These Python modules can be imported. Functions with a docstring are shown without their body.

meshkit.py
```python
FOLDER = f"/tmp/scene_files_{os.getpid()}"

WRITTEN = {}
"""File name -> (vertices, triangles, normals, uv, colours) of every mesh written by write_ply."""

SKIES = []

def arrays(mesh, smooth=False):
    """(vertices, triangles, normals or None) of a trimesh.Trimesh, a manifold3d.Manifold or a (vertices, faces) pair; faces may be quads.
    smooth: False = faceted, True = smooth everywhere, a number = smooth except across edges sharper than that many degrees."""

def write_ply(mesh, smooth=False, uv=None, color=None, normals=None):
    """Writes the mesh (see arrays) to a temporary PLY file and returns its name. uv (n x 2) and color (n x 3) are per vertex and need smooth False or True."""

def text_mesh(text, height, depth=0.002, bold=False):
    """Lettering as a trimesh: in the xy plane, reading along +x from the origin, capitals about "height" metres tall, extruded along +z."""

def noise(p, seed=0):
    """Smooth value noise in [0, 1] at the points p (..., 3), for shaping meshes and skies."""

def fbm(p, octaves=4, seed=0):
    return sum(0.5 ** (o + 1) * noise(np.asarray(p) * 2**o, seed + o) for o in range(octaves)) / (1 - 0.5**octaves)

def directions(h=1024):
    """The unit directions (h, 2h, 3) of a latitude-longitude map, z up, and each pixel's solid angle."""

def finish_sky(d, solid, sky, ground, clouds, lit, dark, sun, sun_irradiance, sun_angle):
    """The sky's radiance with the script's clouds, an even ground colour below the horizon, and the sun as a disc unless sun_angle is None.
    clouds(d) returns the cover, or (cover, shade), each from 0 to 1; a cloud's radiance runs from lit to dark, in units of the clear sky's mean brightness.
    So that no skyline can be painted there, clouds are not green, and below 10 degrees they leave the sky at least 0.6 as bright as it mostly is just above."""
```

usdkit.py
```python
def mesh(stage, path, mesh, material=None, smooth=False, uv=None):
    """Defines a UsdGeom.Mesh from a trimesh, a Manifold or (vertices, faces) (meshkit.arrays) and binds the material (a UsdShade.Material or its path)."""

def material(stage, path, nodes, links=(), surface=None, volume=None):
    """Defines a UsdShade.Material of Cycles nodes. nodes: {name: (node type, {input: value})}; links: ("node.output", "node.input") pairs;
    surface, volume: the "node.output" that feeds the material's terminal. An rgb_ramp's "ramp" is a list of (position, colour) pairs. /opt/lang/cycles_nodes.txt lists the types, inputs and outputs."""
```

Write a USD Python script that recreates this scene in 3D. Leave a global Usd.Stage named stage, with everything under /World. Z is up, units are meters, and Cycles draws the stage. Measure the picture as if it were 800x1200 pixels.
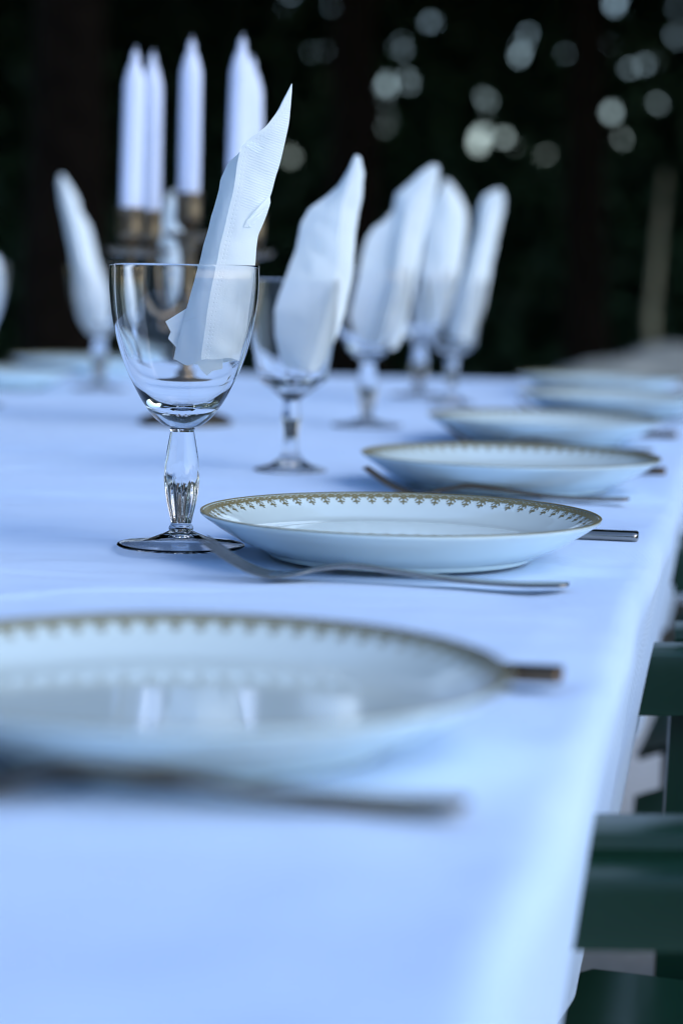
import math, random
import numpy as np, trimesh
from pxr import Usd, UsdGeom, UsdShade, UsdLux, Gf, Sdf
import usdkit, meshkit

# ------------------------------------------------------------------ camera, sky, sun, exposure
stage = Usd.Stage.CreateInMemory()
UsdGeom.SetStageUpAxis(stage, UsdGeom.Tokens.z)
UsdGeom.SetStageMetersPerUnit(stage, 1.0)
world = UsdGeom.Xform.Define(stage, '/World')
stage.SetDefaultPrim(world.GetPrim())
UsdGeom.Scope.Define(stage, '/World/Looks')

EXPOSURE = 1.12
SUN_EL, SUN_AZ = math.radians(38), math.radians(112)      # azimuth = atan2(x, y) of the direction to the sun
SUN_I, SUN_ANGLE = 0.145, 45.0
SKY = 0.13
PSI, PITCH, ROLL = math.atan(.183), math.atan(282 / 2600), math.radians(1.2)
EYE = np.array([0, 0, .909])
fh = np.array([-math.sin(PSI), math.cos(PSI), 0]); rt = np.array([math.cos(PSI), math.sin(PSI), 0]); up = np.array([0, 0, 1.])
fw = fh * math.cos(PITCH) - up * math.sin(PITCH); u0 = up * math.cos(PITCH) + fh * math.sin(PITCH)
cr = rt * math.cos(ROLL) + u0 * math.sin(ROLL); cu = u0 * math.cos(ROLL) - rt * math.sin(ROLL)
cam = UsdGeom.Camera.Define(stage, '/World/camera')
M = np.eye(4); M[0, :3], M[1, :3], M[2, :3], M[3, :3] = cr, cu, -fw, EYE
cam.AddTransformOp().Set(Gf.Matrix4d(*M.ravel().tolist()))
cam.CreateFocalLengthAttr(48.75); cam.CreateHorizontalApertureAttr(15.0); cam.CreateVerticalApertureAttr(22.5)
cam.CreateClippingRangeAttr(Gf.Vec2f(.02, 500)); cam.CreateFStopAttr(2.65); cam.CreateFocusDistanceAttr(1.36)
cam.CreateExposureAttr(EXPOSURE)

sky_mat = usdkit.material(stage, '/World/Looks/sky', {
    's': ('sky_texture', {'sky_type': 'single_scattering', 'sun_disc': False, 'sun_elevation': SUN_EL, 'sun_rotation': SUN_AZ, 'altitude': 100.0, 'air_density': 1.0, 'aerosol_density': .6, 'ozone_density': 3.0}),
    'b': ('background_shader', {'strength': SKY})}, [('s.color', 'b.color')], surface='b.background')
dome = UsdLux.DomeLight.Define(stage, '/World/sky')
UsdShade.MaterialBindingAPI.Apply(dome.GetPrim()).Bind(sky_mat)
dome.GetPrim().SetCustomDataByKey('kind', 'structure')
sun = UsdLux.DistantLight.Define(stage, '/World/sun')
sun.CreateNormalizeAttr(True); sun.CreateIntensityAttr(SUN_I); sun.CreateAngleAttr(SUN_ANGLE); sun.CreateColorAttr(Gf.Vec3f(1, .94, .84))
sun.AddRotateXYZOp().Set(Gf.Vec3f(90 - math.degrees(SUN_EL), 0, 180 - math.degrees(SUN_AZ)))

# ------------------------------------------------------------------ helpers
rng = np.random.default_rng(7)
names = {}
def numbered(parent, name):
    k = names.get((parent, name), 0); names[(parent, name)] = k + 1
    return name if k == 0 else f'{name}_{k:03d}'
def tag(p, label=None, cat=None, group=None, kind=None):
    p = p.GetPrim() if hasattr(p, 'GetPrim') else p
    for k, v in (('label', label), ('category', cat), ('group', group), ('kind', kind)):
        if v: p.SetCustomDataByKey(k, v)
    return p
def path_of(parent): return '/World' if parent is None else str(parent.GetPath())
def obj(name, mesh, mat, parent=None, smooth=40, uv=None):
    par = path_of(parent)
    return usdkit.mesh(stage, f'{par}/{numbered(par, name)}', mesh, LOOK[mat], smooth=smooth, uv=uv).GetPrim()
def thing(name, label, cat, loc=(0, 0, 0), rotz=0., group=None):
    x = UsdGeom.Xform.Define(stage, f"/World/{numbered('/World', name)}")
    x.AddTranslateOp().Set(Gf.Vec3d(*map(float, loc))); x.AddRotateZOp().Set(float(rotz))
    return tag(x, label, cat, group)
def dup(root, name, label, cat, loc, rotz=0., group=None):
    r = thing(name, label, cat, loc, rotz, group)
    r.GetReferences().AddInternalReference(root.GetPath()); r.SetInstanceable(True)
    return r
def revolve(profile, n=72, flute=None):
    """profile: (r, z) list from bottom axis to top axis. flute(z, angle) scales the radius."""
    P = np.array(profile, float); a = np.linspace(0, 2 * np.pi, n, endpoint=False)
    r = np.repeat(P[:, :1], n, 1); z = np.repeat(P[:, 1:], n, 1)
    if flute is not None: r = r * flute(z, a[None, :])
    v = np.stack([r * np.cos(a), r * np.sin(a), z], -1).reshape(-1, 3)
    f = []
    for i in range(len(P) - 1):
        for j in range(n):
            k = (j + 1) % n
            f.append([i * n + j, i * n + k, (i + 1) * n + k, (i + 1) * n + j])
    m = trimesh.Trimesh(v, np.vstack([np.array(f)[:, [0, 1, 2]], np.array(f)[:, [0, 2, 3]]]), process=False)
    m.merge_vertices(); m.update_faces(m.nondegenerate_faces()); m.remove_unreferenced_vertices()
    return m
def smooth_profile(pts, n=10):
    """Catmull-Rom through the points."""
    P = np.array(pts, float); Q = np.vstack([2 * P[0] - P[1], P, 2 * P[-1] - P[-2]]); out = []
    for i in range(1, len(Q) - 2):
        for t in np.linspace(0, 1, n, endpoint=False):
            a, b, c, d = Q[i - 1:i + 3]
            out.append(.5 * (2 * b + (c - a) * t + (2 * a - 5 * b + 4 * c - d) * t ** 2 + (3 * b - a - 3 * c + d) * t ** 3))
    out.append(P[-1]); return np.array(out)
def tube(pts, radii, n=12, squash=None):
    P = np.array(pts, float); R = np.broadcast_to(np.array(radii, float), (len(P),))
    T = np.gradient(P, axis=0); T /= np.linalg.norm(T, axis=1, keepdims=True)
    ref = np.array([0, 0, 1.]) if abs(T[:, 2]).mean() < .8 else np.array([1., 0, 0])
    A = np.cross(T, ref); A /= np.linalg.norm(A, axis=1, keepdims=True); B = np.cross(T, A)
    a = np.linspace(0, 2 * np.pi, n, endpoint=False)
    sa, sb = squash or (1, 1)
    v = (P[:, None] + R[:, None, None] * (sa * np.cos(a)[None, :, None] * A[:, None] + sb * np.sin(a)[None, :, None] * B[:, None])).reshape(-1, 3)
    f = []
    for i in range(len(P) - 1):
        for j in range(n):
            k = (j + 1) % n
            f += [[i * n + j, i * n + k, (i + 1) * n + k], [i * n + j, (i + 1) * n + k, (i + 1) * n + j]]
    c0, c1 = len(v), len(v) + 1
    v = np.vstack([v, P[0], P[-1]])
    for j in range(n):
        k = (j + 1) % n
        f += [[c0, k, j], [c1, (len(P) - 1) * n + j, (len(P) - 1) * n + k]]
    m = trimesh.Trimesh(v, f, process=False); m.fix_normals(); return m
def cat(*ms): return trimesh.util.concatenate([m for m in ms])
def rbox(size, centre, r=.006):
    """A box with rounded edges (hull of small spheres at its corners)."""
    s = trimesh.creation.icosphere(1, r); h = np.maximum(np.array(size) / 2 - r, 1e-4); vs = []
    for sx in (-1, 1):
        for sy in (-1, 1):
            for sz in (-1, 1): vs.append(s.vertices + h * (sx, sy, sz))
    m = trimesh.convex.convex_hull(np.vstack(vs)); m.apply_translation(centre); return m
def grid(P, closed=False):
    """Mesh of an (n, m, 3) array of points."""
    n, m = P.shape[:2]; f = []
    for i in range(n - 1):
        for j in range(m if closed else m - 1):
            k = (j + 1) % m
            f += [[i * m + j, i * m + k, (i + 1) * m + k], [i * m + j, (i + 1) * m + k, (i + 1) * m + j]]
    return trimesh.Trimesh(P.reshape(-1, 3), f, process=False)

# ------------------------------------------------------------------ materials
LOOK = {}
def mat(name, nodes, links, surface, volume=None):
    LOOK[name] = usdkit.material(stage, f'/World/Looks/{name}', nodes, links, surface=surface, volume=volume)
def mottled(name, a, b, scale, rough=.5, bump=0., bscale=200., bdist=.001, **kw):
    mat(name, {'c': ('texture_coordinate', {}), 'n': ('noise_texture', {'scale': scale, 'detail': 4.0}), 'r': ('rgb_ramp', {'ramp': [(.3, a), (.7, b)]}),
               'm': ('noise_texture', {'scale': bscale, 'detail': 3.0}), 'b': ('bump', {'strength': bump, 'distance': bdist}), 'p': ('principled_bsdf', {'roughness': rough, **kw})},
        [('c.object', 'n.vector'), ('c.object', 'm.vector'), ('n.fac', 'r.fac'), ('r.color', 'p.base_color'), ('m.fac', 'b.height'), ('b.normal', 'p.normal')], 'p.BSDF')

# white cotton cloth: fine weave in the bump, very slight tone variation
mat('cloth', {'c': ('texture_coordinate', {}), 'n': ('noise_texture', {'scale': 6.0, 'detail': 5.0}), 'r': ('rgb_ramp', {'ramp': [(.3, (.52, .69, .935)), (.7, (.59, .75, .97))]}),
              'w': ('wave_texture', {'bands_direction': 'x', 'scale': 420.0, 'distortion': 1.0, 'detail': 1.0}), 'w2': ('wave_texture', {'bands_direction': 'y', 'scale': 420.0, 'distortion': 1.0, 'detail': 1.0}),
              'a': ('math', {'math_type': 'add'}), 'b': ('bump', {'strength': .25, 'distance': .0004}),
              'p': ('principled_bsdf', {'roughness': .9, 'specular_ior_level': .15, 'sheen_weight': .12, 'sheen_roughness': .4})},
    [('c.object', 'n.vector'), ('c.object', 'w.vector'), ('c.object', 'w2.vector'), ('n.fac', 'r.fac'), ('r.color', 'p.base_color'), ('w.fac', 'a.value1'), ('w2.fac', 'a.value2'), ('a.value', 'b.height'), ('b.normal', 'p.normal')], 'p.BSDF')
# paper napkin: st = (metres across the panel from its crease, metres along it); ribs across the panel, two dotted rows beside the crease
mat('paper', {'u': ('attribute', {'attribute': 'st'}), 's': ('separate_xyz', {}),
              'rib': ('math', {'math_type': 'multiply', 'value2': 2 * math.pi / .0016}), 'ribs': ('math', {'math_type': 'sine'}),
              'c': ('texture_coordinate', {}), 'n': ('noise_texture', {'scale': 900.0, 'detail': 2.0}),
              'd1': ('math', {'math_type': 'subtract', 'value2': .0030}), 'd2': ('math', {'math_type': 'absolute'}), 'd3': ('math', {'math_type': 'less_than', 'value2': .0022}),
              'q': ('math', {'math_type': 'multiply', 'value2': 2 * math.pi / .0022}), 'q2': ('math', {'math_type': 'sine'}), 'qv': ('math', {'math_type': 'multiply', 'value2': 2 * math.pi / .0027}), 'qv2': ('math', {'math_type': 'sine'}),
              'q3': ('math', {'math_type': 'maximum', 'value2': 0.0}), 'qv3': ('math', {'math_type': 'maximum', 'value2': 0.0}), 'qq': ('math', {'math_type': 'multiply'}), 'dots': ('math', {'math_type': 'multiply'}), 'd5': ('math', {'math_type': 'multiply', 'value2': 1.6}),
              'side': ('math', {'math_type': 'greater_than', 'value2': .0058}), 'top': ('math', {'math_type': 'greater_than', 'value2': .098}), 'm1': ('math', {'math_type': 'multiply'}), 'm2': ('math', {'math_type': 'multiply'}),
              'a1': ('math', {'math_type': 'add'}), 'nn': ('math', {'math_type': 'multiply', 'value2': .7}), 'wob': ('noise_texture', {'scale': 130.0, 'detail': 2.0}), 'wm': ('math', {'math_type': 'multiply_add', 'value2': .0016}), 'rv': ('noise_texture', {'scale': 260.0, 'detail': 1.0}), 'rm': ('math', {'math_type': 'multiply'}), 'a2': ('math', {'math_type': 'add'}),
              'b': ('bump', {'strength': .38, 'distance': .0004}),
              'p': ('principled_bsdf', {'base_color': (.85, .91, .925), 'roughness': .95, 'specular_ior_level': .1}), 't': ('translucent_bsdf', {'color': (.84, .90, .91)}), 'x': ('mix_closure', {'fac': .22})},
    [('u.vector', 's.vector'), ('c.object', 'wob.vector'), ('c.object', 'rv.vector'), ('wob.fac', 'wm.value1'), ('s.y', 'wm.value3'), ('wm.value', 'rib.value1'), ('rib.value', 'ribs.value1'), ('c.object', 'n.vector'),
     ('s.x', 'd1.value1'), ('d1.value', 'd2.value1'), ('d2.value', 'd3.value1'), ('s.x', 'q.value1'), ('q.value', 'q2.value1'), ('s.y', 'qv.value1'), ('qv.value', 'qv2.value1'),
     ('q2.value', 'q3.value1'), ('qv2.value', 'qv3.value1'), ('q3.value', 'qq.value1'), ('qv3.value', 'qq.value2'), ('qq.value', 'dots.value1'), ('d3.value', 'dots.value2'), ('dots.value', 'd5.value1'),
     ('s.x', 'side.value1'), ('s.y', 'top.value1'), ('ribs.value', 'rm.value1'), ('rv.fac', 'rm.value2'), ('rm.value', 'm1.value1'), ('side.value', 'm1.value2'), ('m1.value', 'm2.value1'), ('top.value', 'm2.value2'),
     ('m2.value', 'a1.value1'), ('d5.value', 'a1.value2'), ('n.fac', 'nn.value1'), ('nn.value', 'a2.value1'), ('a1.value', 'a2.value2'), ('a2.value', 'b.height'),
     ('b.normal', 'p.normal'), ('p.BSDF', 'x.closure1'), ('t.BSDF', 'x.closure2')], 'x.closure')
mat('porcelain', {'p': ('principled_bsdf', {'base_color': (.60, .715, .72), 'roughness': .10, 'coat_weight': .5, 'coat_roughness': .04})}, [], 'p.BSDF')
mat('gilt', {'p': ('principled_bsdf', {'base_color': (.27, .23, .11), 'metallic': .55, 'roughness': .38})}, [], 'p.BSDF')
mat('bowl_glass', {'g': ('glass_bsdf', {'color': (1, 1, 1), 'roughness': 0.0, 'IOR': 1.31})}, [], 'g.BSDF')
mat('glass', {'g': ('glass_bsdf', {'color': (.998, .999, .999), 'roughness': 0.0, 'IOR': 1.5})}, [], 'g.BSDF')
mottled('steel', (.34, .31, .28), (.44, .41, .37), 30, rough=.14, metallic=1.0, bump=.05, bscale=300, bdist=.0004)
mottled('tarnished', (.17, .10, .055), (.27, .18, .11), 40, rough=.22, metallic=1.0, bump=.05, bscale=300, bdist=.0004)
mottled('brass', (.13, .10, .07), (.30, .23, .15), 60, rough=.36, metallic=1.0, bump=.2, bscale=120, bdist=.0006)
mat('wax', {'p': ('principled_bsdf', {'base_color': (.61, .67, .85), 'roughness': .42, 'subsurface_weight': .35, 'subsurface_scale': .006, 'subsurface_radius': (1.0, .9, .8)})}, [], 'p.BSDF')
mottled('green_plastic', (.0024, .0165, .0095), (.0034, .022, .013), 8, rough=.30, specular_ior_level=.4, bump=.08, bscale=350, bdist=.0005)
mottled('table_wood', (.20, .14, .09), (.30, .22, .14), 12, rough=.6)
mottled('gravel', (.33, .35, .37), (.52, .54, .56), 60, rough=.9, bump=.8, bscale=90, bdist=.008)
mottled('soil', (.018, .015, .010), (.035, .030, .020), 5, rough=.95, bump=.8, bscale=30, bdist=.02)
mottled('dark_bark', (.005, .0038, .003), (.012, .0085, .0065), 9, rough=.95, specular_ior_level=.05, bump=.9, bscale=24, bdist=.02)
mottled('pale_bark', (.07, .06, .035), (.36, .33, .22), 5, rough=.8, bump=.5, bscale=30, bdist=.008)
mottled('stone', (.24, .26, .25), (.46, .47, .45), 4, rough=.85, bump=.7, bscale=18, bdist=.01)
def leafmat(name, a, b, tr):
    mat(name, {'g': ('geometry', {}), 'r': ('rgb_ramp', {'ramp': [(0, a), (1, b)]}), 'p': ('principled_bsdf', {'roughness': .5, 'specular_ior_level': .25}), 't': ('translucent_bsdf', {}), 'x': ('mix_closure', {'fac': tr})},
        [('g.random_per_island', 'r.fac'), ('r.color', 'p.base_color'), ('r.color', 't.color'), ('p.BSDF', 'x.closure1'), ('t.BSDF', 'x.closure2')], 'x.closure')
leafmat('yew_leaf', (.015, .036, .018), (.038, .072, .034), .12)
leafmat('crown_leaf', (.018, .032, .010), (.040, .060, .020), .2)

# ------------------------------------------------------------------ ground
def sheet(x0, x1, y0, y1, z, n=2):
    gx, gy = np.meshgrid(np.linspace(x0, x1, n), np.linspace(y0, y1, n))
    return grid(np.stack([gx, gy, np.full_like(gx, z)], -1))
tag(obj('ground', sheet(-150, 150, -150, 150, -.004), 'soil'), kind='structure')
ring = []
for a in np.linspace(0, 2 * np.pi, 90, endpoint=False):
    rr = 1 + .05 * math.sin(3 * a + 1) + .025 * math.sin(7 * a)
    ring.append([.6 + 6.5 * rr * math.cos(a), .3 + 5.0 * rr * math.sin(a), 0])
tag(obj('gravel_terrace', trimesh.Trimesh(np.vstack([[.6, .3, 0], ring]), [[0, 1 + i, 1 + (i + 1) % 90] for i in range(90)], process=False), 'gravel'), kind='structure')

# ------------------------------------------------------------------ the table and its cloth
TX0, TX1, TY0, TY1, TZ = -1.19, -.050, .12, 3.60, .74
t = thing('dining_table', 'long wooden dining table hidden under the white tablecloth', 'table', ((TX0 + TX1) / 2, (TY0 + TY1) / 2, 0))
obj('tabletop', rbox((TX1 - TX0 - .03, TY1 - TY0 - .03, .028), (0, 0, TZ - .0195), .005), 'table_wood', t)
for sx in (-1, 1):
    for sy in (-1, 1):
        obj('leg', rbox((.06, .06, .704), (sx * .36, sy * 1.45, .352), .006), 'table_wood', t)
    obj('apron', rbox((.022, 3.10, .08), (sx * .36, 0, TZ - .076), .003), 'table_wood', t)

def build_cloth():
    drop, r = .24, .013
    xs = np.concatenate([np.linspace(TX0 - drop, TX0 + .03, 22), np.linspace(TX0 + .04, TX1 - .05, 104), np.linspace(TX1 - .045, TX1 + drop, 50)])
    ys = np.concatenate([np.linspace(TY0 - drop, TY0 + .03, 22), np.linspace(TY0 + .035, 2.2, 330), np.linspace(2.207, TY1 - .03, 150), np.linspace(TY1 - .025, TY1 + drop, 26)])
    X, Y = np.meshgrid(xs, ys)
    cx, cy = np.clip(X, TX0 + r, TX1 - r), np.clip(Y, TY0 + r, TY1 - r)
    dx, dy = X - cx, Y - cy; d = np.hypot(dx, dy); nx, ny = dx / np.maximum(d, 1e-9), dy / np.maximum(d, 1e-9)
    arc = np.minimum(d / r, np.pi / 2); over = np.maximum(d - r * np.pi / 2, 0)
    lean = np.where((nx > .7), .192, .03)
    out = r * np.sin(arc) - lean * over
    down = r * (1 - np.cos(arc)) + over * np.where(nx > .7, .97, 1)
    # folds of the hanging part
    along = np.where(np.abs(nx) > .7, Y, X)
    wave = .012 * np.sin(along * 17 + 1.2 * np.sin(along * 5)) + .007 * np.sin(along * 41 + 1)
    out = out + np.where(nx > .7, .5, 1.) * wave * np.clip(over / .2, 0, 1)
    Px, Py = cx + nx * out, cy + ny * out
    # wrinkles of the flat part: long soft swells across the table, fine crumpling, pressed fold lines
    P = np.stack([X, Y, 0 * X], -1)
    sw = meshkit.fbm(P * (2.2, 9.0, 1) + 5, 3, 3) - .5
    cr_ = meshkit.fbm(P * (9, 26, 1) + 3, 3, 9) - .5
    ridge = lambda s, w: np.exp(-(s / w) ** 2)
    wob = .012 * np.sin(X * 5 + 1)
    h = .0050 * sw + .0034 * cr_
    for y0, a in ((.99, .0011), (1.72, .0014), (2.42, .0012), (3.1, .0012)):
        h = h + 1.5 * a * ridge(Y - y0 - wob, .0055) - a * .8 * ridge(Y - y0 - wob - .014, .009)
    for x0, a in ((-.62, .0013), (-.335, .0005)):
        h = h + a * ridge(X - x0 - .006 * np.sin(Y * 4), .0055)
    for (ax, ay, bx, by, a) in ((-.47, 1.02, -.27, 1.165, .0013), (-.62, 1.45, -.30, 1.52, .0009), (-.75, 1.20, -.36, 1.18, .0010), (-.24, .60, -.10, .95, .0006), (-.8, 1.62, -.42, 1.60, .0012)):
        L = math.hypot(bx - ax, by - ay); tx, ty = (bx - ax) / L, (by - ay) / L
        s = (X - ax) * tx + (Y - ay) * ty; q = -(X - ax) * ty + (Y - ay) * tx
        h = h + 1.7 * a * ridge(q + .006 * np.sin(s * 30), .005) * np.clip(np.minimum(s, L - s) / .06 + .2, 0, 1)
    h = h + .0055 * (meshkit.fbm(P * (16, 11, 1) + 8, 3, 17) - .5) * np.clip((X - (TX1 - .15)) / .10, 0, 1)
    h = np.clip(h * 1.25 - .0016, -.0046, .0006)
    flat = np.clip(1 - d / .03, .25, 1)
    Pz = TZ - down + h * flat
    # crumple the rounded edge a little so that its line wanders
    edge = (meshkit.fbm(np.stack([Y * 7, X * 4, 0 * X], -1), 3, 21) - .5) * np.clip(d / .02, 0, 1)
    Px = Px + nx * .010 * edge; Py = Py + ny * .010 * edge; Pz = Pz - .004 * np.abs(edge)
    m = grid(np.stack([Px, Py, Pz], -1)); return m
CLOTH = build_cloth()
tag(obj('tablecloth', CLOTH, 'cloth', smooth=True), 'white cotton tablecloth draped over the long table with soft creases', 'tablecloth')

# ------------------------------------------------------------------ plates
def plate_profile():
    under = smooth_profile([(0, .0035), (.05, .0033), (.0735, .0030)], 6).tolist() + [(.0745, .0006), (.0760, .0), (.0785, .0002), (.0795, .0016)] + \
            smooth_profile([(.0805, .0028), (.088, .0058), (.098, .0105), (.110, .0178), (.1180, .0232)], 7).tolist()
    rim = [(.1192, .0243), (.1199, .0252), (.1197, .0260), (.1188, .0262)]
    inner = smooth_profile([(.1180, .0257), (.1100, .0206), (.1000, .0160), (.0930, .0132), (.0870, .0117), (.080, .0109), (.06, .0104), (.03, .0102), (0, .0102)], 8).tolist()
    return under, rim, inner
UN, RI, IN = plate_profile()
INR = np.array(IN)[::-1]
def inner_z(r): return np.interp(r, INR[:, 0], INR[:, 1])
def on_plate(poly2d, faces, k, n):
    """Lay a motif, given in (along the rim, inwards from the rim) metres, on the plate's well."""
    p = np.array(poly2d, float); r = .1178 - p[:, 1]; a = 2 * np.pi * k / n + p[:, 0] / .115
    return trimesh.Trimesh(np.stack([r * np.cos(a), r * np.sin(a), inner_z(r) + .00022], -1), faces, process=False)
def motif():
    """One lace motif: a scallop with a hanging fleur and side curls, as strips and blobs."""
    V, F = [], []
    def strip(pts, w):
        pts = np.array(pts, float); T = np.gradient(pts, axis=0); T /= np.linalg.norm(T, axis=1, keepdims=True) + 1e-12
        N = np.stack([-T[:, 1], T[:, 0]], 1); w = 1.3 * np.broadcast_to(w, (len(pts),)) / 2; b = len(V)
        for p, nn, ww in zip(pts, N, w): V.append(p + nn * ww); V.append(p - nn * ww)
        for i in range(len(pts) - 1): F.extend([[b + 2 * i, b + 2 * i + 1, b + 2 * i + 3], [b + 2 * i, b + 2 * i + 3, b + 2 * i + 2]])
    def blob(c, a, b_, n=8):
        s = len(V); V.append(np.array(c))
        for i in range(n): V.append(np.array(c) + (a * math.cos(2 * math.pi * i / n), b_ * math.sin(2 * math.pi * i / n)))
        for i in range(n): F.append([s, s + 1 + i, s + 1 + (i + 1) % n])
    mm = .001; P = 12.3 * mm
    th = np.linspace(-1, 1, 9)
    strip([(q * P / 2, (1.2 + 1.9 * (1 - abs(q)) ** .8) * mm) for q in th], 1.15 * mm)             # scallop
    strip([(q * P / 2, (1.3 + 1.7 * abs(q) ** .8) * mm) for q in th], .9 * mm)
    strip([(q * P / 2, (.6 + .25 * math.cos(q * 9)) * mm) for q in th], .65 * mm)                 # upper line
    strip([(0, 2.6 * mm), (0, 5 * mm), (0, 7.4 * mm), (0, 8.8 * mm)], [.9 * mm, .7 * mm, 1.0 * mm, .4 * mm])  # stem of the fleur
    blob((0, 9.3 * mm), .75 * mm, .95 * mm)
    for s in (-1, 1):
        blob((s * 1.75 * mm, 7.5 * mm), 1.15 * mm, .75 * mm)
        strip([(0, 6.3 * mm), (s * .9 * mm, 6.7 * mm), (s * 1.7 * mm, 7.5 * mm)], .6 * mm)
        strip([(s * .3 * mm, 4.2 * mm), (s * 1.6 * mm, 4.0 * mm), (s * 2.6 * mm, 4.6 * mm), (s * 3.0 * mm, 5.5 * mm)], [.8 * mm, .8 * mm, .7 * mm, .4 * mm])
        blob((s * 3.0 * mm, 5.5 * mm), .7 * mm, .7 * mm)
        strip([(s * 3.6 * mm, 2.1 * mm), (s * 4.4 * mm, 3.1 * mm), (s * 4.3 * mm, 4.1 * mm)], [.9 * mm, .7 * mm, .3 * mm])
    return np.array(V), np.array(F)
def make_plate(label, loc, group):
    t = thing('dinner_plate', label, 'plate', loc, 0, group)
    dish = obj('dish', revolve([(0, UN[0][1])] + UN[1:] + RI + IN, 144), 'porcelain', t, smooth=60)
    V, F = motif(); N = 68; V = V * (60 / 68, .95)
    obj('gold_border', cat(*[on_plate(V, F, k, N) for k in range(N)]), 'gilt', dish, smooth=True)
    a = np.linspace(0, 2 * np.pi, 145)[:-1]
    obj('gold_rim_line', grid(np.stack([np.stack([r * np.cos(a), r * np.sin(a), np.full_like(a, z)], -1) for r, z in ((.1199, .02615), (.1190, .02665), (.1180, .0262))]), True), 'gilt', dish, smooth=True)
    return t
PG = 'gold bordered plates set round the table'
plate0 = make_plate('white plate with gold lace border, nearest the camera and cut by the left edge', (-.199, .772, TZ), PG)
RIGHT = [((-.203, 1.306), 'white plate with sharp gold lace border, just right of the sharp wine glass'),
         ((-.187, 1.768), 'white gold edged plate directly behind the sharply focused plate'),
         ((-.205, 2.262), 'blurred white plate, third beyond the nearest one, beside the right table edge'),
         ((-.165, 2.760), 'blurred white plate, last but one towards the far end of the right edge'),
         ((-.215, 3.230), 'farthest blurred white plate on the right side, near the table end')]
for (x, y), l in RIGHT: dup(plate0, 'dinner_plate', l, 'plate', (x, y, TZ), rng.uniform(0, 360), PG)
for (x, y), l in (((-1.035, 2.93), 'blurred white plate at the far left, left of the napkin glass'), ((-1.03, 3.37), 'farthest blurred white plate on the left side of the table')):
    dup(plate0, 'dinner_plate', l, 'plate', (x, y, TZ), rng.uniform(0, 360), PG)

# ------------------------------------------------------------------ cutlery (laid across the table, handle towards the near table edge at +x)
def section_strip(S, half_w, z, th, n_side=6):
    """Solid strip along -x: stations S, half widths, centre heights, thickness; rounded section."""
    a = np.linspace(0, 2 * np.pi, 12, endpoint=False)
    P = np.stack([np.stack([np.full(12, -s), w * np.sign(np.cos(a)) * np.abs(np.cos(a)) ** .7, zz + h / 2 * np.sign(np.sin(a)) * np.abs(np.sin(a)) ** .8], -1) for s, w, zz, h in zip(S, half_w, z, th)])
    m = grid(P, True); v, f = m.vertices, m.faces.tolist(); c0, c1 = len(v), len(v) + 1
    v = np.vstack([v, P[0].mean(0), P[-1].mean(0)]); L = (len(S) - 1) * 12
    for j in range(12): f += [[c0, (j + 1) % 12, j], [c1, L + j, L + (j + 1) % 12]]
    m = trimesh.Trimesh(v, f, process=False); m.fix_normals(); return m
def fork_z(s):
    k = np.array([(0, .0036), (.012, .0032), (.03, .0026), (.06, .0034), (.095, .0066), (.118, .0086), (.135, .0066), (.150, .0030), (.163, .0016), (.175, .0042), (.187, .0100), (.198, .0172), (.203, .0204)])
    q = smooth_profile(k, 8); return np.interp(s, q[:, 0], q[:, 1])
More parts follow.
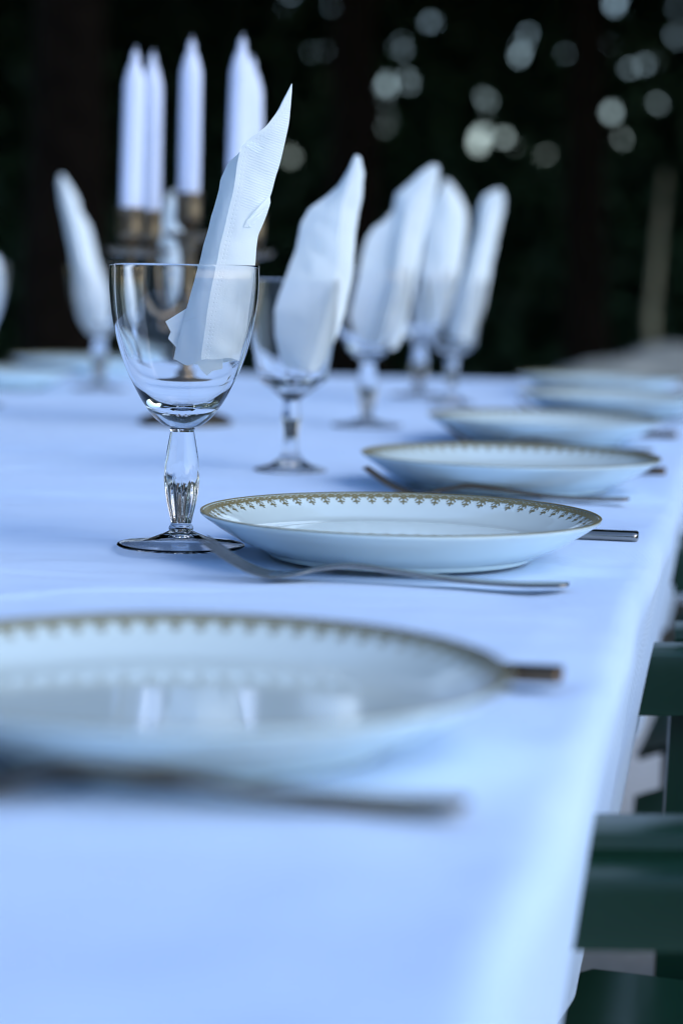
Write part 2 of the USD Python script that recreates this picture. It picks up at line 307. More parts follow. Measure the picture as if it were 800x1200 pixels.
def make_fork(label, loc, rot, group, metal='steel'):
    t = thing('table_fork', label, 'fork', loc, rot, group)
    S = np.concatenate([[0, .0008, .003, .008], np.linspace(.015, .164, 40)])
    w = np.interp(S, [0, .0008, .003, .008, .015, .06, .10, .128, .138, .150, .164], [.0035, .0055, .0078, .0090, .0092, .0062, .0040, .0034, .0048, .0108, .0125])
    h = np.interp(S, [0, .002, .05, .11, .13, .15, .164], [.0016, .0026, .0026, .0034, .0034, .0024, .0020])
    obj('handle', section_strip(S, w, fork_z(S), h), metal, t)
    for k in range(4):
        s = np.linspace(.160, .203, 14); c = (k - 1.5) * .0066
        m = section_strip(s, np.interp(s, [.160, .165, .198, .203], [.0026, .0022, .0015, .0007]), fork_z(s), np.interp(s, [.160, .2, .203], [.0019, .0015, .0008]))
        m.apply_translation((0, c, 0)); obj('tine', m, metal, t)
    return t
FG, KG = 'forks lying before the plates', 'knives lying beyond the plates'
fork0 = make_fork('dark blurred fork in front of the nearest plate', (-.082, .680, TZ), 2, FG, 'tarnished')
fork1 = make_fork('silver fork in front of the sharply focused plate', (-.092, 1.188, TZ), 0, FG)
FK = [((-.086, 1.668), -1.5, 'blurred brownish fork in front of the plate behind the focused one'),
      ((-.09, 2.160), 0, 'blurred fork in front of the third plate beyond the nearest one'), ((-.07, 2.655), 0, 'far blurred fork before the last but one right plate'), ((-.09, 3.12), 0, 'farthest blurred fork near the end of the right row')]
for (x, y), r, l in FK: dup(fork0, 'table_fork', l, 'fork', (x, y, TZ), r, FG)
def make_knife(label, loc, rot, group, metal='steel'):
    t = thing('table_knife', label, 'knife', loc, rot, group)
    S = np.concatenate([[0, .0006, .0016], np.linspace(.004, .095, 16)])
    w = np.interp(S, [0, .0006, .0016, .004, .02, .095], [.0056, .0078, .0090, .0094, .0090, .0062]); h = np.interp(S, [0, .0006, .0016, .03, .095], [.0045, .0062, .0068, .0068, .0052])
    obj('handle', section_strip(S, w, np.full_like(S, .0036), h), metal, t)
    S = np.linspace(.094, .212, 24)
    w = np.interp(S, [.094, .10, .115, .18, .205, .212], [.0048, .0062, .0088, .0094, .0066, .0008]); h = np.interp(S, [.094, .105, .2, .212], [.0042, .0022, .0013, .0006])
    obj('blade', section_strip(S, w, np.interp(S, [.094, .12, .212], [.0036, .0022, .0012]), h), metal, t)
    return t
knife0 = make_knife('blurred dark knife whose handle end shows behind the nearest plate', (-.072, .915, TZ), 1, KG, 'tarnished')
knife1 = make_knife('silver knife with squared handle end behind the sharply focused plate', (-.067, 1.428, TZ), 0, KG)
for (x, y), r, l in [((-.069, 1.925), 0, 'blurred knife handle showing behind the second right plate in the distance'),
                     ((-.075, 2.39), 0, 'blurred knife beside the third plate beyond the nearest one'), ((-.06, 2.88), 0, 'far blurred knife between the last two plates of the right row')]:
    dup(knife0, 'table_knife', l, 'knife', (x, y, TZ), r, KG)

# ------------------------------------------------------------------ glasses
def glass_parts(m, z0, z1, t, smooth):
    v, f, n = meshkit.arrays(m, smooth)
    c = v[f][:, :, 2].mean(1)
    for nm, mk, sel in (('foot', 'bowl_glass', c < z0), ('stem', 'glass', (c >= z0) & (c < z1)), ('bowl', 'bowl_glass', c >= z1)):
        ids, inv = np.unique(f[sel], return_inverse=True)
        g = obj(nm, trimesh.Trimesh(v[ids], inv.reshape(-1, 3), process=False), mk, t, smooth=True)
        UsdGeom.Mesh(g).GetNormalsAttr().Set([Gf.Vec3f(*map(float, q)) for q in n[ids]])
def make_goblet(label, loc, group):
    """Wine glass with a round bowl and a bulging fluted stem."""
    t = thing('wine_glass', label, 'wine glass', loc, 0, group)
    foot_under = [(0, .0064), (.006, .0062)] + smooth_profile([(.011, .0056), (.020, .0030), (.030, .0014), (.0365, .0005)], 5).tolist() + [(.0382, .0003)]
    foot_top = [(.0390, .0011), (.0386, .0018)] + smooth_profile([(.0375, .0021), (.030, .0030), (.020, .0046), (.012, .0076), (.0078, .0094)], 6).tolist()
    collar = smooth_profile([(.0070, .0098), (.0076, .0112), (.0070, .0126), (.0064, .0136)], 4).tolist()
    stem = smooth_profile([(.0062, .0142), (.0078, .021), (.0100, .031), (.0110, .040), (.0107, .049), (.0094, .058), (.0080, .066), (.0072, .0705)], 9).tolist()
    bowl = smooth_profile([(.0078, .0728), (.0118, .0745), (.0175, .0790), (.0235, .0868), (.0282, .0950), (.0345, .1080), (.0395, .1230), (.0430, .1390), (.0448, .1560), (.0450, .1702)], 9).tolist()
    lip = [(.0450, .1709), (.0446, .1713), (.0441, .1713), (.0437, .1709)]
    inside = smooth_profile([(.0436, .1700), (.0434, .1560), (.0416, .1390), (.0381, .1235), (.0330, .1085), (.0265, .0965), (.0190, .0885), (.0110, .0850), (0, .0838)], 9).tolist()
    def flute(z, a):
        k = np.clip((z - .0142) / .006, 0, 1) * np.clip((.0520 - z) / .022, 0, 1)
        return 1 - .085 * k * (1 - np.abs(np.cos(6 * a)))
    glass_parts(revolve(foot_under + foot_top + collar + stem + bowl + lip + inside, 144, flute), .0110, .0730, t, 50)
    return t
def make_cut_glass(label, loc, group):
    """Smaller glass whose bowl is cut to an angle near the bottom, on a faceted stem."""
    t = thing('cut_wine_glass', label, 'wine glass', loc, 0, group)
    pts = [(0, .0074), (.007, .0068), (.010, .0060), (.017, .0038), (.026, .0014), (.0290, .0004), (.0300, .0003), (.0308, .0010), (.0304, .0018), (.026, .0030), (.017, .0058), (.0110, .0100), (.0082, .0140), (.0064, .0175), (.0060, .024), (.0064, .032), (.0078, .040), (.0084, .046), (.0074, .054), (.0070, .0600),
           (.0105, .0630), (.0190, .0690), (.0275, .0752), (.0293, .0772), (.0308, .0860), (.0345, .1100), (.0375, .1320), (.0398, .1605), (.0396, .1612), (.0388, .1612), (.0384, .1604), (.0360, .1320), (.0330, .1105), (.0292, .0880), (.0270, .0800), (.018, .0745), (.008, .0722), (0, .0718)]
    def flute(z, a):
        k = ((z > .0135) & (z < .062)) * .10 + ((z >= .062) & (z < .079)) * .05
        return 1 - k * (1 - np.abs(np.cos(4 * a)))
    glass_parts(revolve(pts, 96, flute), .0140, .0625, t, 38)
    return t
GG = 'wine glasses set round the table'
gob0 = make_goblet('sharply focused wine glass with fluted bulging stem, left of the focused plate', (-.3375, 1.303, TZ + .0002), GG)
for (x, y), l in [((-.413, 2.400), 'blurred bulging-stem wine glass holding the broad pair of napkins, right of centre'), ((-.450, 3.030), 'far blurred wine glass partly hidden behind the two right-hand napkin glasses'),
                  ((-.886, 2.960), 'blurred wine glass at far left holding the left-leaning napkin'), ((-.893, 3.420), 'far blurred wine glass seen behind the candelabra'),
                  ((-.914, 2.520), 'blurred wine glass cut by the left edge of the picture')]:
    dup(gob0, 'wine_glass', l, 'wine glass', (x, y, TZ + .0002), rng.uniform(0, 60), GG)
cut0 = make_cut_glass('angular cut wine glass just behind and right of the sharp glass', (-.380, 1.832, TZ + .0002), GG)
dup(cut0, 'cut_wine_glass', 'far blurred cut wine glass, rightmost of the row of glasses', 'wine glass', (-.380, 2.847, TZ + .0002), 20, GG)

# ------------------------------------------------------------------ paper napkins: folded strips standing in the glasses
def napkin_mesh(left, crease, right, depth=(.016, -.004, .010), back=.006, seed=1, curl=.0):
    """Outlines (x, z) in metres from tip to bottom. The front is two panels meeting at the crease (nearest the viewer, -y); a back sheet closes the fold."""
    n = 72; tt = np.linspace(0, 1, n)
    def at(o):
        o = np.array(o, float); zt = o[:, 1]
        s = np.concatenate([[0], np.cumsum(np.hypot(*np.diff(o, axis=0).T))]); s /= s[-1]
        return np.stack([np.interp(tt, s, o[:, 0]), np.interp(tt, s, o[:, 1])], 1)
    L, C, R = at(left), at(crease), at(right)
    m1, m2, mb = 12, 18, 22
    w = np.clip((L[0, 1] - L[:, 1]) / .03, 0.06, 1)[:, None]
    D = lambda k: (depth[k] * w)
    def lerp(A, B, da, db, q, bulge):
        q = q[None, :, None]
        P2 = A[:, None, :] * (1 - q) + B[:, None, :] * q
        y = da[:, None] * (1 - q[:, :, :]) + db[:, None] * q + bulge * w[:, None] * np.sin(np.pi * q)
        return np.concatenate([P2[..., :1], y, P2[..., 1:]], -1)
    F1 = lerp(L, C, D(0), D(1), np.linspace(0, 1, m1), -.002)
    F2 = lerp(C, R, D(1), D(2), np.linspace(0, 1, m2), -.0015)
    BK = lerp(R, L, D(2), D(0), np.linspace(0, 1, mb), back)
    parts, uvs = [], []
    length = np.concatenate([[0], np.cumsum(np.linalg.norm(np.diff(C, axis=0), axis=1))]); length = length[-1] - length
    for P, ref in ((F1, -1), (F2, 0), (BK, None)):
        nse = meshkit.fbm(P * 34 + seed * 7.3, 3, seed) - .5
        lo = np.clip(np.sin(np.linspace(0, np.pi, P.shape[1])), .12, 1)[None, :]
        P = P.copy(); P[..., 1] += nse * .0075 * lo * w
        P[..., 0] += (meshkit.fbm(P * (40, 40, 60) + seed, 2, seed + 4) - .5) * .0016
        low = np.clip(1 - np.linspace(1, 0, n) / .16, 0, 1)[:, None]
        P[..., 2] += low * (.010 * (meshkit.noise(np.stack([P[..., 0] * 70 + seed, P[..., 1] * 40, 0 * P[..., 0]], -1), seed + 9) - .3))
        P[..., 1] += low * .006 * (meshkit.noise(P * 90 + seed, seed + 2) - .5)
        if curl: P[..., 1] += curl * (np.clip((P[..., 2] - P[..., 2].min()) / .2, 0, 1) ** 2)
        parts.append(P)
        dist = np.linalg.norm(P - (P[:, -1:] if ref == -1 else P[:, :1]), axis=-1) * (-1 if ref == -1 else 1)
        if ref is None: dist = -np.abs(dist) - .01
        uvs.append(np.stack([dist, np.broadcast_to(length[:, None], dist.shape)], -1).reshape(-1, 2))
    return parts, uvs
def leaflet(pts, y0, tilt=0., seed=3, n=14):
    """A loose flap of paper: polygon (x, z), slightly crumpled."""
    from shapely.geometry import Polygon
    tri = trimesh.creation.triangulate_polygon(Polygon(pts), engine='earcut')
    m = trimesh.Trimesh(np.column_stack([tri[0][:, 0], np.zeros(len(tri[0])), tri[0][:, 1]]), tri[1], process=False)
    for _ in range(3): m = m.subdivide()
    v = np.array(m.vertices); v[:, 1] = y0 + tilt * (v[:, 0] - v[:, 0].mean()) + (meshkit.fbm(v * 40 + seed, 3, seed) - .5) * .006
    return trimesh.Trimesh(v, m.faces, process=False)
def make_napkin(label, loc, rot, left, crease, right, seed, flaps=(), group='folded paper napkins standing in the glasses', **kw):
    t = thing('paper_napkin', label, 'napkin', loc, rot, group)
    parts, uvs = napkin_mesh(left, crease, right, seed=seed, **kw)
    for nm, P, uv in zip(('side_panel', 'front_panel', 'back_panel'), parts, uvs):
        obj(nm, grid(P), 'paper', t, smooth=True, uv=uv)
    for k, (pts, y0, tilt) in enumerate(flaps):
        m = leaflet(pts, y0, tilt, seed + k)
        obj('loose_flap', m, 'paper', t, smooth=True, uv=np.column_stack([-np.ones(len(m.vertices)), m.vertices[:, 2]]))
    return t
def outl(pix, axis_x, foot_y, scale, lean=.021):
    """Measured outline (in steps of the given size) to metres about the glass's own axis."""
    return [((x - axis_x - lean * (foot_y - y)) * scale, (foot_y - y) * scale) for x, y in pix]
SA = .000521
A = lambda p: outl(p, 212, 640, SA)
ROT = math.degrees(PSI)
NA = (
    A([(342.5, 103), (328, 131), (310, 158), (288, 176), (270, 192), (259, 213), (252, 245), (241, 285), (231, 320), (222, 352), (213, 385), (209, 405), (206, 421)]),
    A([(343, 103), (330, 132), (314, 152), (297, 165), (285, 175), (280, 200), (274, 235), (264, 278), (256, 312), (248, 350), (242, 390), (238, 427)]),
    A([(343.5, 103), (343, 128), (339, 152), (331, 184), (320, 226), (317.5, 233), (318, 240), (312, 256), (304, 275), (301, 300), (297, 340), (290, 385), (282, 431)]))
napA = make_napkin('tall ribbed paper napkin with pointed tip leaning right in the sharp wine glass', (-.3375, 1.303, TZ), ROT, *NA,
    3, flaps=[(A([(219, 362), (194, 378), (200, 390), (197, 398), (206, 408), (203, 422), (230, 428), (240, 380)]), .0145, .1),
              (A([(228, 420), (236, 432), (243, 440), (250, 434), (262, 431), (262, 415)]), .004, 0)], depth=(.011, -.005, .004), back=.010)
# the small torn pocket on the right of the front panel
pk = A([(288, 267), (291, 260), (317.6, 229), (318.2, 239), (308, 254), (297, 267)])
PA, _ = napkin_mesh(NA[0], NA[1], NA[2], seed=3, depth=(.011, -.005, .004), back=.010)
def on_front(x, z):
    P = PA[1].reshape(-1, 3); return P[np.argmin((P[:, 0] - x) ** 2 + (P[:, 2] - z) ** 2), 1]
m = leaflet(pk, 0, 0, 11); v = np.array(m.vertices)
e0, e1 = np.array(pk[0]), np.array(pk[2]); ee = (e1 - e0) / np.linalg.norm(e1 - e0)
away = np.abs((v[:, 0] - e0[0]) * ee[1] - (v[:, 2] - e0[1]) * ee[0])
base_y = np.array([on_front(x, z) for x, z in v[:, [0, 2]]])
v[:, 1] = base_y - .0004 - .0034 * np.exp(-away / .0035) * np.clip(1.05 - np.abs(((v[:, [0, 2]] - (e0 + e1) / 2) @ ee)) / .0125, .15, 1)
m = trimesh.Trimesh(v, m.faces, process=False)
obj('pocket_flap', m, 'paper', napA, smooth=True, uv=np.column_stack([np.full(len(v), -1.), v[:, 2]]))
SB = .000722
B = lambda p: outl(p, 340, 552, SB)
make_napkin('broad smooth paper napkin in the angular cut glass behind the sharp one', (-.380, 1.832, TZ), ROT,
    B([(416, 184), (408, 200), (397, 218), (380, 233), (362, 246), (353, 262), (348, 290), (338, 318), (328, 345), (321, 365), (322, 395), (328, 425), (336, 441)]),
    B([(420, 184), (413, 204), (406, 222), (400, 240), (398, 262), (396, 300), (392, 330), (386, 350), (380, 375), (372, 400), (366, 425), (362, 443)]),
    B([(423, 187), (426, 205), (423, 235), (418, 265), (415, 295), (412, 330), (405, 360), (398, 385), (388, 410), (378, 430), (371, 444)]), 5, depth=(.008, -.006, .004), back=.010)
SC = .000937
Cc = lambda p: outl(p, 430, 500, SC)
make_napkin('blurred pair-folded paper napkin in the bulging-stem glass right of centre', (-.413, 2.400, TZ), ROT,
    Cc([(505, 194), (492, 203), (478, 216), (464, 228), (461, 245), (459, 265), (455, 300), (448, 340), (440, 375), (432, 400), (430, 408)]),
    Cc([(509, 194), (500, 212), (488, 232), (476, 252), (471, 280), (465, 320), (459, 355), (452, 385), (448, 408)]),
    Cc([(513, 196), (513, 212), (505, 245), (497, 275), (490, 310), (483, 345), (477, 375), (470, 398), (464, 406)]), 8,
    flaps=[(Cc([(462, 245), (452, 258), (438, 268), (430, 280), (424, 300), (420, 325), (414, 350), (410, 372), (416, 395), (428, 408), (455, 408), (462, 330)]), .010, -.15)], depth=(.010, -.006, .006))
SD = .00119
Dd = lambda p: outl(p, 488, 458, SD)
make_napkin('blurred blunt paper napkin half hidden behind the pair-folded one', (-.450, 3.030, TZ), ROT,
    Dd([(516, 210), (508, 225), (500, 240), (495, 265), (491, 300), (487, 330), (483, 360), (482, 380)]), Dd([(518, 209), (522, 225), (525, 245), (523, 280), (518, 320), (511, 355), (503, 381)]),
    Dd([(522, 209), (534, 224), (543, 242), (544, 260), (540, 290), (536, 315), (530, 340), (521, 364), (512, 380)]), 12, depth=(.004, -.006, .010))
SE = .00110
Ee = lambda p: outl(p, 529, 475, SE)
make_napkin('blurred narrow paper napkin leaning right, rightmost of the row', (-.380, 2.847, TZ), ROT,
    Ee([(580, 222), (566, 230), (560, 245), (558, 265), (550, 295), (543, 320), (535, 345), (528, 368), (524, 388), (526, 400)]), Ee([(583, 222), (574, 240), (566, 262), (560, 290), (553, 320), (546, 350), (541, 380), (540, 400)]),
    Ee([(586, 222), (591, 232), (589, 250), (583, 275), (577, 305), (571, 340), (566, 365), (559, 388), (551, 402)]), 14, depth=(.008, -.006, .006))
SF = .00118
Ff = lambda p: outl(p, 118, 453, SF)
make_napkin('blurred paper napkin leaning left in the far left wine glass', (-.886, 2.960, TZ), ROT,
    Ff([(75, 205), (73, 216), (74, 234), (79, 258), (85, 288), (89, 318), (89, 345), (94, 368), (102, 385)]), Ff([(77, 205), (82, 222), (88, 245), (94, 275), (101, 305), (109, 335), (114, 360), (118, 386)]),
    Ff([(79, 205), (87, 217), (95, 232), (98, 246), (108, 262), (114, 285), (118, 305), (124, 322), (131, 340), (132, 362), (127, 384)]), 17, depth=(.008, -.006, .008))
SG = .00135
Gg = lambda p: outl(p, 203, 441, SG)
make_napkin('far blurred paper napkin seen between the candles', (-.893, 3.420, TZ), ROT,
    Gg([(196, 228), (188, 240), (184, 262), (184, 290), (184, 320), (186, 345), (190, 368)]), Gg([(200, 227), (201, 250), (203, 280), (204, 320), (204, 368)]), Gg([(204, 228), (212, 242), (217, 265), (218, 290), (219, 320), (218, 345), (214, 368)]), 19, depth=(.008, -.006, .008))
SH = .00102
Hh = lambda p: outl(p, -36, 476, SH)
make_napkin('blurred paper napkin just entering the picture at the left edge', (-.914, 2.520, TZ), ROT,
    Hh([(-8, 299), (-22, 314), (-32, 335), (-38, 360), (-38, 385), (-32, 402)]), Hh([(-4, 299), (-8, 320), (-12, 350), (-16, 380), (-18, 403)]), Hh([(1, 300), (5, 312), (6, 330), (3, 350), (-4, 375), (-12, 402)]), 23, depth=(.008, -.006, .008))

# ------------------------------------------------------------------ candelabra and candles
CX, CY = -.602, 2.338
t = thing('candelabra', 'old brass five-light candelabra standing behind the sharp wine glass', 'candelabra', (CX, CY, TZ), ROT)
obj('base', revolve([(0, .0006), (.048, .0006), (.0510, .0016), (.0515, .004), (.0490, .0062), (.0475, .0072)] + smooth_profile([(.0455, .0085), (.036, .0125), (.026, .0165), (.018, .024), (.0135, .033), (.0150, .038), (.0125, .042), (0, .043)], 5).tolist(), 60), 'brass', t)
obj('stem', revolve([(0, .042), (.0105, .042)] + smooth_profile([(.0085, .047), (.0070, .060), (.0095, .078), (.0150, .090), (.0155, .098), (.0100, .106), (.0075, .115), (.0130, .123), (.0160, .131), (.0130, .139), (.0085, .146), (.0075, .170), (.0100, .190), (.0130, .197), (.0090, .203), (0, .204)], 5).tolist(), 40), 'brass', t)
def cup(x, y, z):
    m = revolve([(r * .80, q) for r, q in [(0, z), (.006, z), (.0070, z + .006), (.0120, z + .010), (.0150, z + .013), (.0172, z + .018), (.0180, z + .025), (.0168, z + .029), (.0178, z + .032), (.0172, z + .036), (.0182, z + .042), (.0194, z + .045), (.0186, z + .0465), (.0150, z + .0462), (.0147, z + .030), (0, z + .030)]], 36)
    m.apply_translation((x, y, 0)); return m
def pan(x, y, z):
    m = revolve([(0, z), (.009, z), (.022, z + .0025), (.0245, z + .0070), (.0250, z + .0085), (.0240, z + .0090), (.020, z + .0062), (.008, z + .0040), (0, z + .0040)], 40)
    m.apply_translation((x, y, 0)); return m
obj('candle_cup', cup(0, 0, .203), 'brass', t); obj('drip_pan', pan(0, 0, .199), 'brass', t)
ARMS = [(-.058, -.044), (-.047, .064), (.054, -.062), (.066, .044)]
for ax, ay in ARMS:
    d = math.hypot(ax, ay); ux, uy = ax / d, ay / d
    pr = smooth_profile([(.010, .131), (.022, .121), (.036, .116), (.052, .121), (.066, .134), (.0755, .150), (d, .168), (d, .182)], 7)
    arm = obj('arm', tube([(ux * r, uy * r, z) for r, z in pr], np.interp(np.arange(len(pr)), [0, len(pr) * .3, len(pr) - 1], [.0058, .0048, .0040]), 12), 'brass', t)
    cv = smooth_profile([(.036, .116), (.044, .107), (.040, .098), (.031, .098), (.030, .106), (.035, .108)], 6)
    obj('scroll', tube([(ux * r, uy * r, z) for r, z in cv], np.linspace(.0036, .0022, len(cv)), 10), 'brass', arm)
    obj('drip_pan', pan(ax, ay, .181), 'brass', arm); obj('candle_cup', cup(ax, ay, .185), 'brass', arm)
ca, sa = math.cos(PSI), math.sin(PSI)
CL = [((0, 0), .248 - .014, .411, 'tall white candle in the middle of the candelabra', 0, .4), ((-.058, -.044), .216, .395, 'front left white candle of the candelabra, leftmost', -.4, 1.0), ((-.047, .064), .216, .402, 'rear left white candle half behind the leftmost one', 0, .3),
      ((.054, -.062), .216, .408, 'front right white candle partly behind the tall napkin', .5, 1.4), ((.066, .044), .216, .396, 'rear right white candle behind the front right one', 0, -.6)]
for (ax, ay), z0, z1, l, tx, ty in CL:
    c = thing('candle', l, 'candle', (CX + ca * ax - sa * ay, CY + sa * ax + ca * ay, TZ + z0), 0, 'white candles on the candelabra')
    c_ = UsdGeom.Xformable(c); c_.AddRotateXOp().Set(tx); c_.AddRotateYOp().Set(ty)
    H = z1 - z0
    wax = obj('wax', revolve([(0, 0), (.0112, 0), (.0116, .002), (.0118, .03), (.0116, H - .060), (.0114, H - .036)] + smooth_profile([(.0111, H - .033), (.0098, H - .027), (.0072, H - .017), (.0046, H - .012), (.0040, H - .006), (.0034, H - .002), (0, H - .0005)], 5).tolist(), 40), 'wax', c)
    obj('wick', tube([(0, 0, H - .004), (0, .0003, H + .002), (.0008, .0006, H + .0045)], [.0009, .0009, .0007], 8), 'wax', wax)

# ------------------------------------------------------------------ green plastic garden armchairs along the right side (local: sitter faces -x)
def bent_panel(P, th):
    """A sheet given as a grid of points, thickened along its normals."""
    m = grid(P); n = m.vertex_normals.reshape(P.shape); Q = P - n * th
    a, b = P.shape[:2]
    m2 = grid(Q); m2.invert()
    ring = [(0, j) for j in range(b)] + [(i, b - 1) for i in range(1, a)] + [(a - 1, j) for j in range(b - 2, -1, -1)] + [(i, 0) for i in range(a - 2, 0, -1)]
    S = np.array([[P[i] for i in ring], [Q[i] for i in ring]])
    k = S[:, :][0]; S2 = np.stack([S[0], S[1]], 0)
    m3 = grid(S2, True); out = cat(m, m2, m3); out.fix_normals(); return out
def make_chair(label, loc, rot, group):
    t = thing('garden_armchair', label, 'chair', loc, rot, group); g = 'green_plastic'
    # seat: dished sheet with a rolled front edge
    u = np.linspace(0, 1, 18); v = np.linspace(-1, 1, 17); U, V = np.meshgrid(u, v)
    X = -.075 + .535 * U; Y = V * (.205 - .02 * U); Z = .440 - .030 * np.sin(np.pi * np.clip(U, 0, 1)) * (1 - .5 * V ** 2) - .05 * np.clip(.12 - U, 0, 1) / .12 * .6 + .004 * np.abs(V) ** 4
    obj('seat', bent_panel(np.stack([X, Y, Z], -1), .007), g, t)
    for s in (-1, 1):
        obj('seat_rail', rbox((.50, .022, .045), (.20, s * .182, .398), .006), g, t)
    obj('seat_rail', rbox((.022, .35, .05), (-.04, 0, .385), .006), g, t)
    # back: curved sheet of vertical slats between two rails
    def back_pt(y, z):
        return np.array([.455 + .16 * (z - .44) / .44 - 1.0 * y * y, y, z])
    for k in range(7):
        y0 = (k - 3) * .062
        P = np.array([[back_pt(y0 + q * .0235, z) for z in np.linspace(.43, .845 - 1.6 * y0 * y0, 8)] for q in (-1, -.33, .33, 1)])
        obj('back_slat', bent_panel(P, .007), g, t)
    for z0, h in ((.445, .05), (.80, .07)):
        P = np.array([[back_pt(y, z0 + h * q - (1.2 * y * y if z0 > .7 else 0)) + np.array([.004, 0, 0]) for q in np.linspace(0, 1, 5)] for y in np.linspace(-.235, .235, 21)])
        obj('back_rail', bent_panel(P, .014), g, t)
    for s in (-1, 1):
        # armrest: rounded channel, with a deep outer skirt
        xs = np.linspace(-.045, .50, 24); pr = [(-.037, -.041), (-.0365, -.018), (-.034, -.0135), (-.029, -.012), (-.008, -.012), (-.0045, -.0118), (-.004, -.004), (-.002, -.0008), (.004, .0), (.027, .0), (.033, -.003), (.036, -.012), (.037, -.040)]
        if s > 0: pr = [(-q, zz) for q, zz in pr][::-1]
        P = np.array([[(x, s * .267 + q, .650 + zz * (1 if zz < -.02 else 1) + .004 * math.sin(x * 9)) for q, zz in pr] for x in xs])
        obj('armrest', bent_panel(P, .005), g, t)
        obj('arm_end', rbox((.012, .066, .026), (-.039, s * .267, .626), .005), g, t)
        # legs: front leg runs up into the armrest
        def leg(p, q, w0, w1):
            P, Q = np.array(p, float), np.array(q, float); vs = []
            for c, w in ((P, w0), (Q, w1)):
                for dx in (-1, 1):
                    for dy in (-1, 1): vs.append(c + (dx * w[0] / 2, dy * w[1] / 2, 0))
            return trimesh.convex.convex_hull(np.array(vs))
        obj('leg', leg((.072, s * .262, .632), (.045, s * .275, 0), (.070, .034), (.040, .030)), g, t)
        obj('leg', leg((.46, s * .235, .44), (.56, s * .265, 0), (.055, .034), (.038, .030)), g, t)
    return t
CG = 'green garden chairs along the right side'
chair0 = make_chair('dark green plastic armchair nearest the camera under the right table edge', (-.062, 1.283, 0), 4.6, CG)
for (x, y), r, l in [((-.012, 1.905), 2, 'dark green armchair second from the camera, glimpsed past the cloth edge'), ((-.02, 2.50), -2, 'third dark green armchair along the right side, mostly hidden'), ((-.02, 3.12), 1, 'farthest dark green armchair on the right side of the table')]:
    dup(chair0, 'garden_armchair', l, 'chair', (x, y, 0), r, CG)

# ------------------------------------------------------------------ the dark woodland beyond
def leaves(C, size, seed, flat=0.):
    """Rhombic leaves, folded along the midrib, at the centres C."""
    r = np.random.default_rng(seed); n = len(C)
    a = r.normal(size=(n, 3)); a[:, 2] *= 1 - flat; a /= np.linalg.norm(a, axis=1, keepdims=True)
    b = r.normal(size=(n, 3)); b -= (b * a).sum(1, keepdims=True) * a; b /= np.linalg.norm(b, axis=1, keepdims=True); c = np.cross(a, b)
    s = size * r.uniform(.6, 1.3, (n, 1))
    V = np.stack([C - a * s, C + b * s * .42 + c * s * .12, C + a * s, C - b * s * .42 + c * s * .12], 1).reshape(-1, 3)
    k = np.arange(n)[:, None] * 4
    return trimesh.Trimesh(V, np.vstack([k + [0, 1, 2], k + [0, 2, 3]]), process=False)
F_ = 2600.
def sight(px, py, D):
    d = fw + cr * (px - 400) / F_ - cu * (py - 600) / F_
    return EYE + d * D
HEDGE_Y0, HEDGE_Y1 = 14.2, 16.4
# the chinks in the foliage where the sky shows: (place on the hedge, radius in metres)
CH = [(467, 53, .030), (418, 80, .060), (448, 96, .045), (477, 88, .018), (414, 50, .018), (386, 56, .014), (613, 40, .018), (611, 55, .014), (636, 22, .014), (722, 2, .050), (795, 42, .028), (790, 12, .014),
      (733, 82, .038), (760, 76, .026), (768, 123, .022), (718, 128, .034), (724, 120, .02), (698, 160, .055), (726, 160, .016), (556, 170, .055), (564, 154, .038), (598, 163, .030), (570, 118, .018), (335, 6, .026), (388, 4, .022), (397, 88, .022), (342, 183, .005), (504, 30, .008), (660, 60, .008), (640, 180, .007), (455, 150, .007)]
CHP = np.array([sight(x, y, 15.0) for x, y, _ in CH]); CHR = .54 * np.array([r for *_, r in CH])
def clear(C, pad):
    d = C - EYE; t = 15.0 / np.maximum(d @ fw, .1)
    q = EYE + d * t[:, None]
    hit = np.zeros(len(C), bool)
    for p, r in zip(CHP, CHR):
        hit |= np.linalg.norm(q - p, axis=1) < r + pad * t
    return ~hit
def hedge(seed, n, x0, x1, y0, y1, z1, size):
    r = np.random.default_rng(seed); C = np.column_stack([r.uniform(x0, x1, n), r.uniform(y0, y1, n), r.uniform(0, z1, n)])
    return C[clear(C, size * .5)]
Cs = [hedge(31, 60000, -8, 5, HEDGE_Y0, HEDGE_Y1, 4.2, .10), hedge(33, 34000, -14, 12, HEDGE_Y1, HEDGE_Y1 + .8, 5.2, .20)]
C, S_ = np.vstack(Cs), np.concatenate([np.full((len(Cs[0]), 1), .10), np.full((len(Cs[1]), 1), .22)])
tag(obj('undergrowth', leaves(C, S_, 32), 'yew_leaf', smooth=False), 'dense dark thicket of foliage beyond the table, sky glinting through', 'undergrowth', kind='stuff')

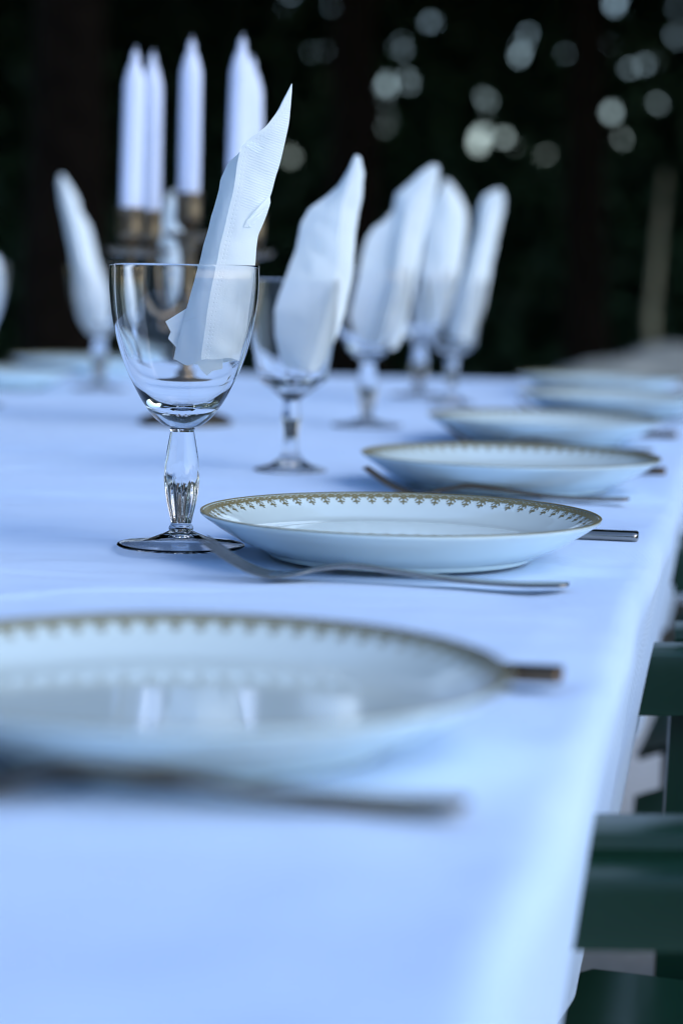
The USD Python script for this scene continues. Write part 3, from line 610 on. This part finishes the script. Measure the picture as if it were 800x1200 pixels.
def hedge_row(label, x0, x1, y0, y1, z1, n, seed):
    r = np.random.default_rng(seed); P = np.column_stack([r.uniform(x0, x1, n), r.uniform(y0, y1, n), z1 * r.uniform(0, 1, n)])
    P[:, 2] *= .9 + .2 * meshkit.noise(P * (.8, .8, 0), seed)
    tag(obj('tall_hedge', leaves(P, .17, seed + 1), 'yew_leaf', smooth=False), label, 'hedge')
hedge_row('tall dark hedge closing the garden on the left of the table', -7.6, -6.2, -7, 8, 5.0, 16000, 71)
hedge_row('tall dark hedge closing the garden behind the near end of the table', -6.5, 3.5, -6.5, -5.3, 4.2, 11000, 73)
def tree(label, x, y, r0, h, rx, ry, seed, bark='dark_bark', lean=(0, 0), crown=True, nleaf=7000):
    t = thing('tree', label, 'tree', (x, y, 0)); r = np.random.default_rng(seed)
    zs = np.linspace(-.05, h, 24); wob = np.cumsum(r.normal(0, .012 if crown else .003, (24, 2)), 0)
    pts = np.column_stack([lean[0] * zs / h + wob[:, 0], lean[1] * zs / h + wob[:, 1], zs])
    rad = r0 * (1 - .6 * zs / h) * (1 + .5 * np.exp(-np.maximum(zs, 0) / .25))
    obj('trunk', tube(pts, rad, 18), bark, t)
    for k in range(5 if crown else 0):
        a = k * 2.4 + r.uniform(0, .6); z0 = h * r.uniform(.55, .9); L = rx * r.uniform(.5, .8)
        p = np.array([[math.cos(a) * L * q, math.sin(a) * L * q, z0 + 1.1 * q * (1 - .3 * q)] for q in np.linspace(0, 1, 8)]); p[:, :2] += pts[np.argmin(abs(zs - z0)), :2]
        obj('branch', tube(p, np.linspace(r0 * .35, r0 * .08, 8), 9), bark, t)
    if crown:
        n = nleaf; d = r.normal(size=(n, 3)); d /= np.linalg.norm(d, axis=1, keepdims=True); q = r.uniform(.35, 1, n) ** .4
        lump = .75 + .5 * meshkit.fbm(d * 2.4 + seed, 3, seed)
        P = d * (q * lump)[:, None] * (rx, ry, 1.7); P[:, 2] = np.abs(P[:, 2]) * 1.1 if False else P[:, 2]
        zc = h + .5
        P = P + (pts[-1, 0], pts[-1, 1], zc)
        W = P + (x, y, 0)
        low = W[:, 2] > EYE[2] + .20 + (W[:, 1]) * .128
        P = P[low & clear(W, .12)]
        obj('crown', leaves(P, .19, seed + 5), 'crown_leaf', t, smooth=False)
    return t
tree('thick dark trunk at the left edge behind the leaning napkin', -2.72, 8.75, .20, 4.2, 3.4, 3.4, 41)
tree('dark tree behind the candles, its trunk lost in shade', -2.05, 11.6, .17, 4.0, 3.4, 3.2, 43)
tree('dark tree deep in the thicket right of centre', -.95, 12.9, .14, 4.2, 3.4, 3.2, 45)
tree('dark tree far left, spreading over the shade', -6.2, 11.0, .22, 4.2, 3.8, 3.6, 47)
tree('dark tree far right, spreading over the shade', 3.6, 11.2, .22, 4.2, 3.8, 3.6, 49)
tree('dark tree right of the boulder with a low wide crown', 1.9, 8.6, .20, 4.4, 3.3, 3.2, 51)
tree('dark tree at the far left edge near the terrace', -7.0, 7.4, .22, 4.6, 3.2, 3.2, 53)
p = sight(764, 320, 10.8)
tree('slim pale-barked young tree at the right edge above the boulder', p[0], p[1], .034, 1.42, 1, 1, 55, bark='pale_bark', crown=False)
def boulder():
    m = trimesh.creation.icosphere(4, 1.0); v = np.array(m.vertices)
    v = np.sign(v) * np.abs(v) ** .78
    v *= (.62, .40, .33); v += m.vertices * ((meshkit.fbm(v * 3.2 + 4, 4, 5) - .5) * .22)[:, None]
    v[:, 2] = np.maximum(v[:, 2] + .28, -.02); return trimesh.Trimesh(v, m.faces, process=False)
t_ = obj('boulder', boulder(), 'stone', smooth=True)
b = sight(752, 410, 8.2)
UsdGeom.Xformable(t_).AddTranslateOp().Set(Gf.Vec3d(float(b[0]) + .12, float(b[1]), 0))
tag(t_, 'low grey boulder lying in the shade beyond the right end of the table', 'boulder')
